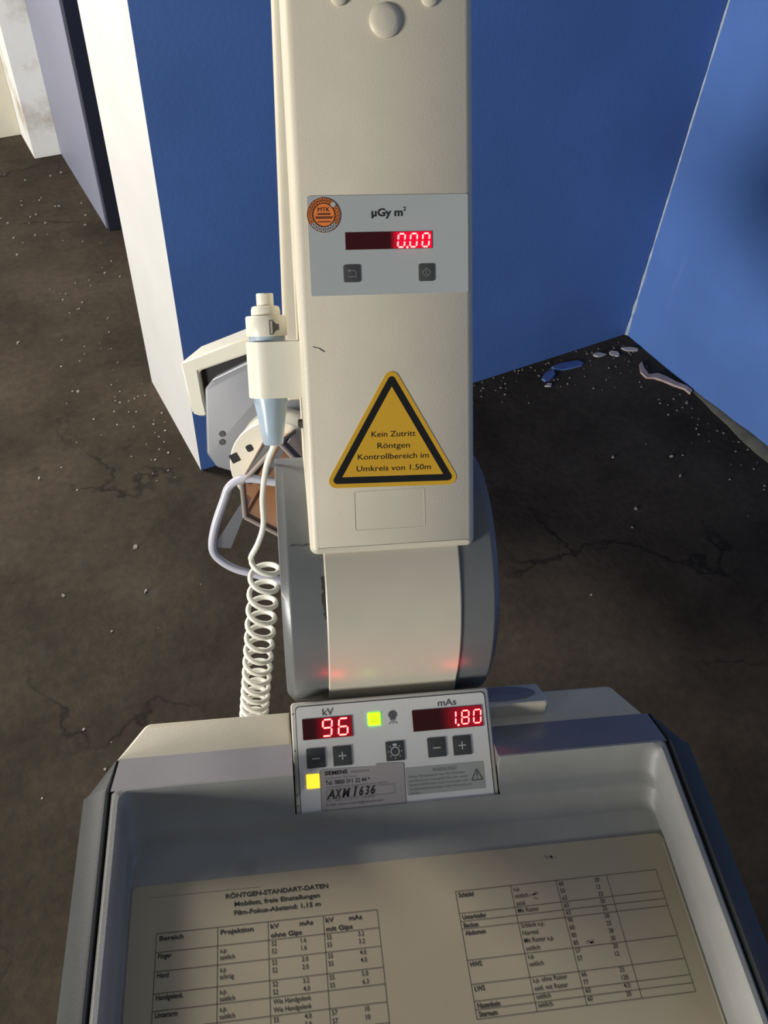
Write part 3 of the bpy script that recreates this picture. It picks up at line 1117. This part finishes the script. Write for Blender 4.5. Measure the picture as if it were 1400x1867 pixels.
for x, y, dr in ((-0.0632, 0.0374, mark_minus), (-0.0426, 0.0374, mark_plus), (-0.0010, 0.0374, mark_lamp), (0.0323, 0.0374, mark_minus), (0.0527, 0.0372, mark_plus)):
    key('key_button', x, y, 0.0146, 0.0148, 0.0005, panel, dr, 0.0005)
b = MB()
b.prism(round_poly(rect(-0.0203, -0.0107, 0.0584, 0.0680), 0.0006), 0.0004, 0.0010, 0)
b.ring(-0.0155, 0.0630, 0.0017, 0.0022, 0.0012, 1, 20, R(115), R(425))
b.line((-0.0155, 0.0640), (-0.0155, 0.0660), 0.0005, 0.0012, 1)
tag(recalc(b.build('indicator_light', [lamp_green, lamp_green_ink], panel)), 'lit green lamp')
b = MB()
b.prism(round_poly(rect(-0.0716, -0.0614, 0.0150, 0.0256), 0.0006), 0.0004, 0.0010, 0)
tag(recalc(b.build('indicator_light', [lamp_yellow], panel)), 'lit yellow lamp')
# service label with handwriting
b = MB()
lab = [(-0.0610, -0.0020), (0.0042, -0.0022), (0.0050, 0.0282), (-0.0170, 0.0290), (-0.0178, 0.0272), (-0.0606, 0.0284)]
b.prism(round_poly([(x - 0.0003 * (1 if x < -0.03 else -1), y) for x, y in lab], [0, 0, 0.002, 0.0005, 0.0005, 0.002]), 0.0004, 0.00075, 1)
b.prism(round_poly(lab, [0, 0, 0.002, 0.0005, 0.0005, 0.002]), 0.0004, 0.0009, 0)
Z = 0.0011
b.text('SIEMENS', -0.0574, 0.0238, -0.0397, 0.0029, Z, 1, bold=0.018)
b.text('Healthcare', -0.0372, 0.0238, -0.0228, 0.0022, Z, 2)
b.text('Customer Services', -0.0572, 0.0207, -0.0330, 0.0016, Z, 2)
b.text('Tel. 0800 311 22 44 *', -0.0572, 0.0166, -0.0225, 0.0030, Z, 1, bold=0.008)
b.text('Im Servicefall diese Equipmentnummer angeben:', -0.0570, 0.0139, -0.0085, 0.0016, Z, 2)
for a_, c_ in (((-0.0567, 0.0128), (-0.0038, 0.0128)), ((-0.0038, 0.0128), (-0.0038, 0.0060)), ((-0.0038, 0.0060), (-0.0567, 0.0060)), ((-0.0567, 0.0060), (-0.0567, 0.0128))):
    b.line(a_, c_, 0.0003, Z, 2)
for ch, x, w, dy in (('A', -0.0570, 0.0064, 0), ('X', -0.0505, 0.0054, 0.0002), ('M', -0.0448, 0.0064, 0.0003), ('1', -0.0362, 0.0032, 0.0004), ('6', -0.0316, 0.0034, 0.0006), ('3', -0.0270, 0.0034, 0.0007), ('6', -0.0226, 0.0036, 0.0008)):
    b.text(ch, x, 0.0062 + dy, x + w, 0.0062 if ch != '1' else 0.0070, Z + 0.0001, 1, bold=0.022, shear=0.3)
b.text('Fax:  0800 311 22 45', -0.0570, 0.0040, -0.0330, 0.0015, Z, 2)
b.text('kostenfrei', -0.0300, 0.0043, -0.0200, 0.0015, Z, 2)
b.text('E-mail: service.medical@siemens.com', -0.0572, 0.0010, -0.0134, 0.0017, Z, 3)
tag(recalc(b.build('service_label', [label_pap, ink, ink_light, ink_grey], panel)), 'pinkish paper service label with black handwriting')
b = MB()
b.prism(round_poly(rect(0.0060, 0.0682, 0.0032, 0.0238), 0.0008), 0.0004, 0.0007, 0)
Z = 0.0009
b.text('WARNUNG!', 0.0268, 0.0192, 0.0462, 0.0028, Z, 1)
for k, (t, x1) in enumerate((('Dieses Röntgengerät kann für Patienten', 0.0525), ('und Bedienpersonal gefährlich sein, wenn', 0.0545), ('Sicherheitsfaktoren nicht verwendet oder', 0.0555), ('die Betriebsanweisungen außer Acht gelassen', 0.0575), ('werden.', 0.0160))):
    b.text(t, 0.0078, 0.0160 - 0.0031 * k, x1, 0.0017, Z, 1)
tq = [(0.0577, 0.0100), (0.0665, 0.0100), (0.0622, 0.0182)]
ti = inset(tq, 0.0006)
for i in range(3):
    b.line(tq[i], tq[(i + 1) % 3], 0.0008, Z, 2)
b.line((0.0622, 0.0122), (0.0622, 0.0158), 0.0006, Z, 2)
b.disc(0.0622, 0.0113, 0.0004, 0.0007, Z, 2, n=8)
tag(recalc(b.build('caution_label', [label_clear, ink_light, ink_grey], panel)), 'grey warning label')

# ------------------------------------------------------------------ hand switch with coiled cord (clipped into the holder)
hs = bpy.data.objects.new('hand_switch', None)
COL.objects.link(hs)
hs.empty_display_size = 0.05
HSM = ROOTM @ ARM @ frame((SX, 0.1715, ST), (1, 0, 0), (0, 0, -1), (0, 1, 0))
hs.matrix_world = HSM
tag(hs, 'cream hand switch with blue-grey cone and coiled white cord clipped beside the arm', 'hand switch')
b = MB()
b.lathe([(0.0062, 0.064), (0.0062, 0.0744), (0.0056, 0.0750), (0.001, 0.0750)])
recalc(b.build('push_button', beige_lt, hs))
b = MB()
b.lathe([(0.0148, 0.0446), (0.0150, 0.0452), (0.0150, 0.0577), (0.0142, 0.0590), (0.0106, 0.0592), (0.0106, 0.0630), (0.0098, 0.0655), (0.0080, 0.0662), (0.002, 0.0662)])


def on_head(u, v):        # a print wrapped round the cylinder; angle measured from the front
    a = u / 0.0150
    return (0.01515 * math.sin(a), -0.01515 * math.cos(a), v)


def wrap(q, mi):
    b.add([on_head(u, v) for u, v in q], [tuple(range(len(q)))], mi)


wrap([(0.0022, 0.0458), (0.0028, 0.0458), (0.0028, 0.0562), (0.0022, 0.0562)], 1)
wrap([(0.0044, 0.0458), (0.0050, 0.0458), (0.0050, 0.0562), (0.0044, 0.0562)], 1)
wrap([(0.0022, 0.0556), (0.0050, 0.0556), (0.0050, 0.0562), (0.0022, 0.0562)], 1)
wrap([(0.0022, 0.0458), (0.0050, 0.0458), (0.0050, 0.0464), (0.0022, 0.0464)], 1)
wrap([(0.0050, 0.0464), (0.0076, 0.0488), (0.0076, 0.0532), (0.0050, 0.0556)], 1)
wrap([(0.0076, 0.0488), (0.0098, 0.0488), (0.0098, 0.0532), (0.0076, 0.0532)], 1)
recalc(b.build('switch_head', [beige_lt, ink_grey], hs))
b = MB()
b.lathe([(0.0070, -0.0362), (0.0076, -0.0355), (0.0090, -0.025), (0.0131, 0.0), (0.0134, 0.030), (0.0134, 0.0446), (0.002, 0.0446)], n=10)
recalc(b.build('grip', blue_grey, hs, angle=50))
# cord in machine coordinates, brought into the switch's frame
pts = [(-0.0822, 0.5190, 1.1240), (-0.0825, 0.5180, 1.1170), (-0.0895, 0.5130, 1.0990), (-0.0945, 0.5065, 1.0700), (-0.0955, 0.4970, 1.0450), (-0.1010, 0.4900, 1.0290), (-0.1080, 0.4870, 1.0150)]
a0 = Vector((-0.0960, 0.4890, 1.0060))
a1 = Vector((-0.1230, 0.4460, 0.7800))
axd = (a1 - a0).normalized()
ux = Vector((1, 0, 0))
ux = (ux - axd * ux.dot(axd)).normalized()
uy = axd.cross(ux)
turns = 16
coil = []
N = turns * 22
for i in range(N + 1):
    t = i / N
    s = t * 1.5 - 0.5 * t * t
    a = math.pi + 2 * math.pi * turns * t
    rr = 0.0126
    coil.append(a0 + (a1 - a0) * s + ux * math.cos(a) * rr + uy * math.sin(a) * -rr)
lead = smooth_path([*pts, coil[0], coil[3]], 8)[:-1]
lead = smooth_path([*pts, coil[0]], 8)[:-1]
tail = smooth_path([coil[-1], coil[-1] + Vector((0.008, 0, -0.02)), Vector((-0.10, 0.42, 0.70)), Vector((-0.074, 0.42, 0.66))], 6)[1:]
toL = HSM.inverted() @ ROOTM
b = MB()
b.tube([toL @ Vector(p) for p in lead + coil + tail], 0.0025, 0, 10)
recalc(b.build('coiled_cord', white_pl, hs, angle=80))

# ------------------------------------------------------------------ laminated exposure chart lying in the tray
b = MB()
sheet = round_poly([(-0.2025, -0.061), (0.2025, -0.061), (0.2035, 0.2365), (-0.2025, 0.2365)], [0.004, 0.004, 0.006, 0.004])
b.prism(sheet, 0.0, 0.0006, 0)
# slightly lifted clear rim of the laminate
for a_, c_ in (((0.2015, 0.228), (0.2015, -0.055)),):
    b.line(a_, c_, 0.0009, 0.0008, 1)
ZT = 0.0009
LW = 0.00034


def tb(s, x, y, x1=None, bold=0.006, cap=0.0030, mi=2):
    b.text(s, x, y, x1, cap, ZT, mi, bold=bold, xs=0.86)


tb('RÖNTGEN-STANDART-DATEN', -0.1352, 0.2217, -0.0603, 0.026)
tb('Mobilett, freie Einstellungen', -0.1289, 0.2157, -0.0669, 0.024)
tb('Film-Fokus-Abstand: 1,15 m', -0.1291, 0.2096, -0.0667, 0.024)
LC = [-0.1834, -0.1407, -0.1051, -0.0655, -0.0261]
LR = [0.2026, 0.1902, 0.1779, 0.1642, 0.1536, 0.1425, 0.1300, 0.1175, 0.1050, 0.0925, 0.0800]
for y in LR:
    b.line((LC[0], y), (LC[-1], y), LW, ZT, 2)
for x in LC:
    b.line((x, LR[0]), (x, LR[-1]), LW, ZT, 2)
tb('Bereich', -0.1811, 0.1977, -0.1646, 0.024)
tb('Projektion', -0.1387, 0.1975, -0.1155, 0.024)
tb('kV', -0.1034, 0.1978, -0.0974, 0.024)
tb('mAs', -0.0826, 0.1975, -0.0730, 0.024)
tb('ohne Gips', -0.1034, 0.1917, -0.0814, 0.024)
tb('kV', -0.0640, 0.1978, -0.0580, 0.024)
tb('mAs', -0.0470, 0.1975, -0.0376, 0.024)
tb('mit Gips', -0.0640, 0.1917, -0.0450, 0.024)
rows = [('Finger', ('a.p.', 'seitlich'), (('52', '1.6'), ('52', '1.6')), (('55', '3.2'), ('55', '3.2'))),
        ('Hand', ('a.p', 'schräg'), (('52', '2.0'), ('52', '2.0')), (('55', '4.0'), ('55', '4.0'))),
        ('Handgelenk', ('a.p.', 'seitlich'), (('52', '3.2'), ('52', '4.0')), (('55', '5.0'), ('55', '6.3'))),
        ('Unterarm', ('a.p.', 'seitlich'), ('Wie Handgelenk', 'Wie Handgelenk'), None),
        ('', (), (('55', '4.0'), ('55', '5.0')), (('57', '10'), ('57', '10')))]
for k, (nm, pr, c3, c4) in enumerate(rows):
    y = LR[k + 1]
    if nm:
        tb(nm, -0.1815, y - 0.0040, None, 0.024)
    for j, t in enumerate(pr):
        tb(t, -0.1389, y - 0.0047 - 0.0046 * j)
    for j in range(2):
        if isinstance(c3[j], str):
            tb(c3[j], -0.1030, y - 0.0042 - 0.0050 * j)
        else:
            tb(c3[j][0], -0.1030, y - 0.0040 - 0.0050 * j)
            tb(c3[j][1], -0.0823, y - 0.0040 - 0.0050 * j)
        if c4:
            tb(c4[j][0], -0.0640, y - 0.0040 - 0.0050 * j)
            tb(c4[j][1], -0.0415, y - 0.0040 - 0.0050 * j)
RC = [0.0332, 0.0750, 0.1102, 0.1498, 0.1890]
RR = [0.2092, 0.1936, 0.1880, 0.1828, 0.1621, 0.1467, 0.1362, 0.1310, 0.1254]
for y in RR:
    b.line((RC[0], y), (RC[-1], y), LW, ZT, 2)
for x in RC:
    b.line((x, RR[0]), (x, RR[-1]), LW, ZT, 2)
for nm, k in (('Schädel', 0), ('Unterkiefer', 1), ('Becken', 2), ('Abdomen', 3), ('HWS', 4), ('LWS', 5), ('Nasenbein', 6), ('Sternum', 7)):
    tb(nm, 0.0350, RR[k] - 0.0043, None, 0.024)
y = 0.2050
for t in ('a.p.', 'seitlich', 'axial', 'Mit Raster', '', 'Schlank a.p.', 'Normal', 'Mit Raster a.p.', 'seitlich', 'a.p.', 'seitlich', '', 'a.p. ohne Raster', 'seitl. mit Raster', 'seitlich', 'seitlich'):
    if t:
        tb(t, 0.0766, y)
    y -= 0.00515
y = 0.2050
for q in (('60', '20'), ('55', '12'), ('63', '25'), ('63', '50'), ('63', '25'), ('90', '20'), ('60', '25'), ('85', '28'), ('85', '30'), ('57', '20'), ('57', '12'), None, ('66', '25'), ('77', '120'), ('60', '4.0'), ('60', '20')):
    if q:
        tb(q[0], 0.1118, y)
        tb(q[1], 0.1396, y)
    y -= 0.00515


def blot(cx, cy, rx, ry):
    q = []
    for k in range(18):
        a = 2 * math.pi * k / 18
        w = rnd.uniform(0.65, 1.15)
        q.append((cx + rx * w * math.cos(a), cy + ry * w * math.sin(a)))
    b.flat(q, 0.0007, 3)


for bx_, by_ in ((0.111, 0.2262), (0.1240, 0.1640), (0.0905, 0.2005)):
    for k in range(7):
        blot(bx_ + rnd.gauss(0, 0.0022), by_ + rnd.gauss(0, 0.0012), rnd.uniform(0.0006, 0.0018), rnd.uniform(0.0005, 0.0011))
b.line((-0.190, 0.2278), (-0.110, 0.2276), 0.0004, 0.0007, 3)
ch = b.build('exposure_chart', [paper_m, paper_edge, ink_text, smudge_m])
ch.matrix_world = ROOTM @ Matrix.Translation((0, 0, 0.9452))
tag(ch, 'yellowed laminated exposure chart with two printed tables lying in the grey tray', 'chart')

# ------------------------------------------------------------------ flakes and grit on the floor
flake_w = pbr('pale_paint_flake', (0.45, 0.42, 0.40), 0.8, var=0.15)
grit_m = pbr('dusty_plaster_crumb', (0.27, 0.25, 0.22), 0.9, var=0.2)
flake_p = pbr('pinkish_paint_flake', (0.42, 0.32, 0.30), 0.8, var=0.15)
flake_b = pbr('blue_paint_flake', (0.07, 0.13, 0.33), 0.6, var=0.2)


def flake(name, x, y, rx, ry, rot, mat, label, group=None, h=0.004):
    bb = MB()
    q = []
    for k in range(9):
        a = 2 * math.pi * k / 9
        w = rnd.uniform(0.65, 1.2)
        q.append((rx * w * math.cos(a), ry * w * math.sin(a)))
    lo_ = [(px, py, 0.0) for px, py in q]
    hi_ = [(px * 0.9, py * 0.9, h * rnd.uniform(0.5, 1.2)) for px, py in q]
    bb.loft([lo_, hi_])
    o_ = recalc(bb.build(name, mat))
    o_.location = (x, y, 0.0002)
    o_.rotation_euler = (0, 0, rot)
    tag(o_, label, 'paint flake', group or 'paint flakes on the floor')
    return o_


flake('paint_flake', 1.793, 1.530, 0.034, 0.014, -0.5, flake_w, 'largest pale paint flake, nearest the corner of the blue walls')
flake('paint_flake', 1.735, 1.530, 0.014, 0.020, 0.3, flake_w, 'upright pale paint flake just left of the largest one in the corner')
flake('paint_flake', 1.690, 1.546, 0.022, 0.010, -0.3, flake_w, 'flat pale paint flake under the small plaster chip of the dark blue wall')
bb = MB()
path = [(1.775, 1.455), (1.757, 1.425), (1.752, 1.395), (1.778, 1.385), (1.792, 1.362), (1.805, 1.330), (1.822, 1.302), (1.823, 1.278)]
lo_, hi_ = [], []
for i, (px, py) in enumerate(path):
    w = rnd.uniform(0.007, 0.013)
    lo_.append((px - w, py - w * 0.5, 0.0003))
    hi_.append((px + w, py + w * 0.5, 0.0003))
for i in range(len(path) - 1):
    q = [lo_[i], lo_[i + 1], hi_[i + 1], hi_[i]]
    bb.loft([q, [(x_, y_, 0.007) for x_, y_, _ in q]])
tag(recalc(bb.build('paint_strip', flake_p)), 'long crooked pinkish strip of peeled paint in the wall corner', 'paint flake', 'paint flakes on the floor')
flake('paint_flake', 1.56, 1.545, 0.060, 0.022, -0.15, flake_b, 'long blue paint flake at the foot of the dark blue wall', h=0.006)
flake('paint_flake', 1.475, 1.528, 0.030, 0.020, 0.4, flake_b, 'short blue paint flake left of the long one at the wall foot', h=0.006)
flake('paint_flake', 1.452, 1.493, 0.014, 0.008, 0.1, flake_w, 'small pale flake in front of the blue flakes by the dark wall')
GL = 'small pale crumb of plaster on the bare dark floor'
for x, y, s in ((1.78, 1.25, 0.008), (1.36, 0.98, 0.008), (1.43, 1.16, 0.007), (1.55, 1.02, 0.006), (1.58, 1.09, 0.007), (-0.36, 1.15, 0.007), (-0.33, 0.95, 0.010), (0.17, 1.42, 0.011), (0.15, 1.28, 0.008), (-0.02, 1.35, 0.007),
                (0.02, 1.75, 0.008), (0.20, 2.05, 0.007), (0.10, 2.35, 0.009), (-0.30, 1.55, 0.008)):
    o = flake('plaster_crumb', x, y, s * 0.75, s * 0.5, rnd.random() * 3, grit_m, GL, 'plaster crumbs on the floor', h=0.004)
    o['category'] = 'crumb'
flake('paint_flake', -0.072, 0.755, 0.010, 0.022, 0.5, flake_w, 'white flake on the floor just beyond the console left corner')
bb = MB()      # fine grit nobody could count
for k in range(420):
    if 150 <= k < 270 and k % 3:
        continue
    if k < 150:
        x, y = rnd.uniform(1.0, 1.8), 1.595 - abs(rnd.gauss(0, 0.09))
        if rnd.random() < 0.4:
            x, y = 1.80 - abs(rnd.gauss(0, 0.08)), rnd.uniform(0.8, 1.55)
    elif k < 270:
        x, y = rnd.gauss(0.35, 0.12), rnd.gauss(3.1, 0.25)
        if x > 0.5 or y > 3.5:
            continue
    elif k < 340:
        x, y = 0.385 - abs(rnd.gauss(0, 0.1)), rnd.uniform(1.6, 2.6)
    else:
        x, y = rnd.uniform(-0.8, 1.8), rnd.uniform(0.8, 3.0)
        if y > 1.55 and x > 0.36:
            continue
    s = rnd.uniform(0.0012, 0.0036) * (1.5 if 150 <= k < 270 else 1)
    a = rnd.random() * 3
    ca, sa = math.cos(a) * s, math.sin(a) * s
    q = [(x + ca, y + sa), (x - sa, y + ca * 0.8), (x - ca, y - sa), (x + sa, y - ca * 0.8)]
    bb.loft([[(u_, v_, 0.0002) for u_, v_ in q], [(u_, v_, s * 0.8) for u_, v_ in q]])
o = recalc(bb.build('floor_grit', grit_m))
tag(o, 'fine pale grit scattered over the dark floor along the wall feet', 'grit', kind='stuff')
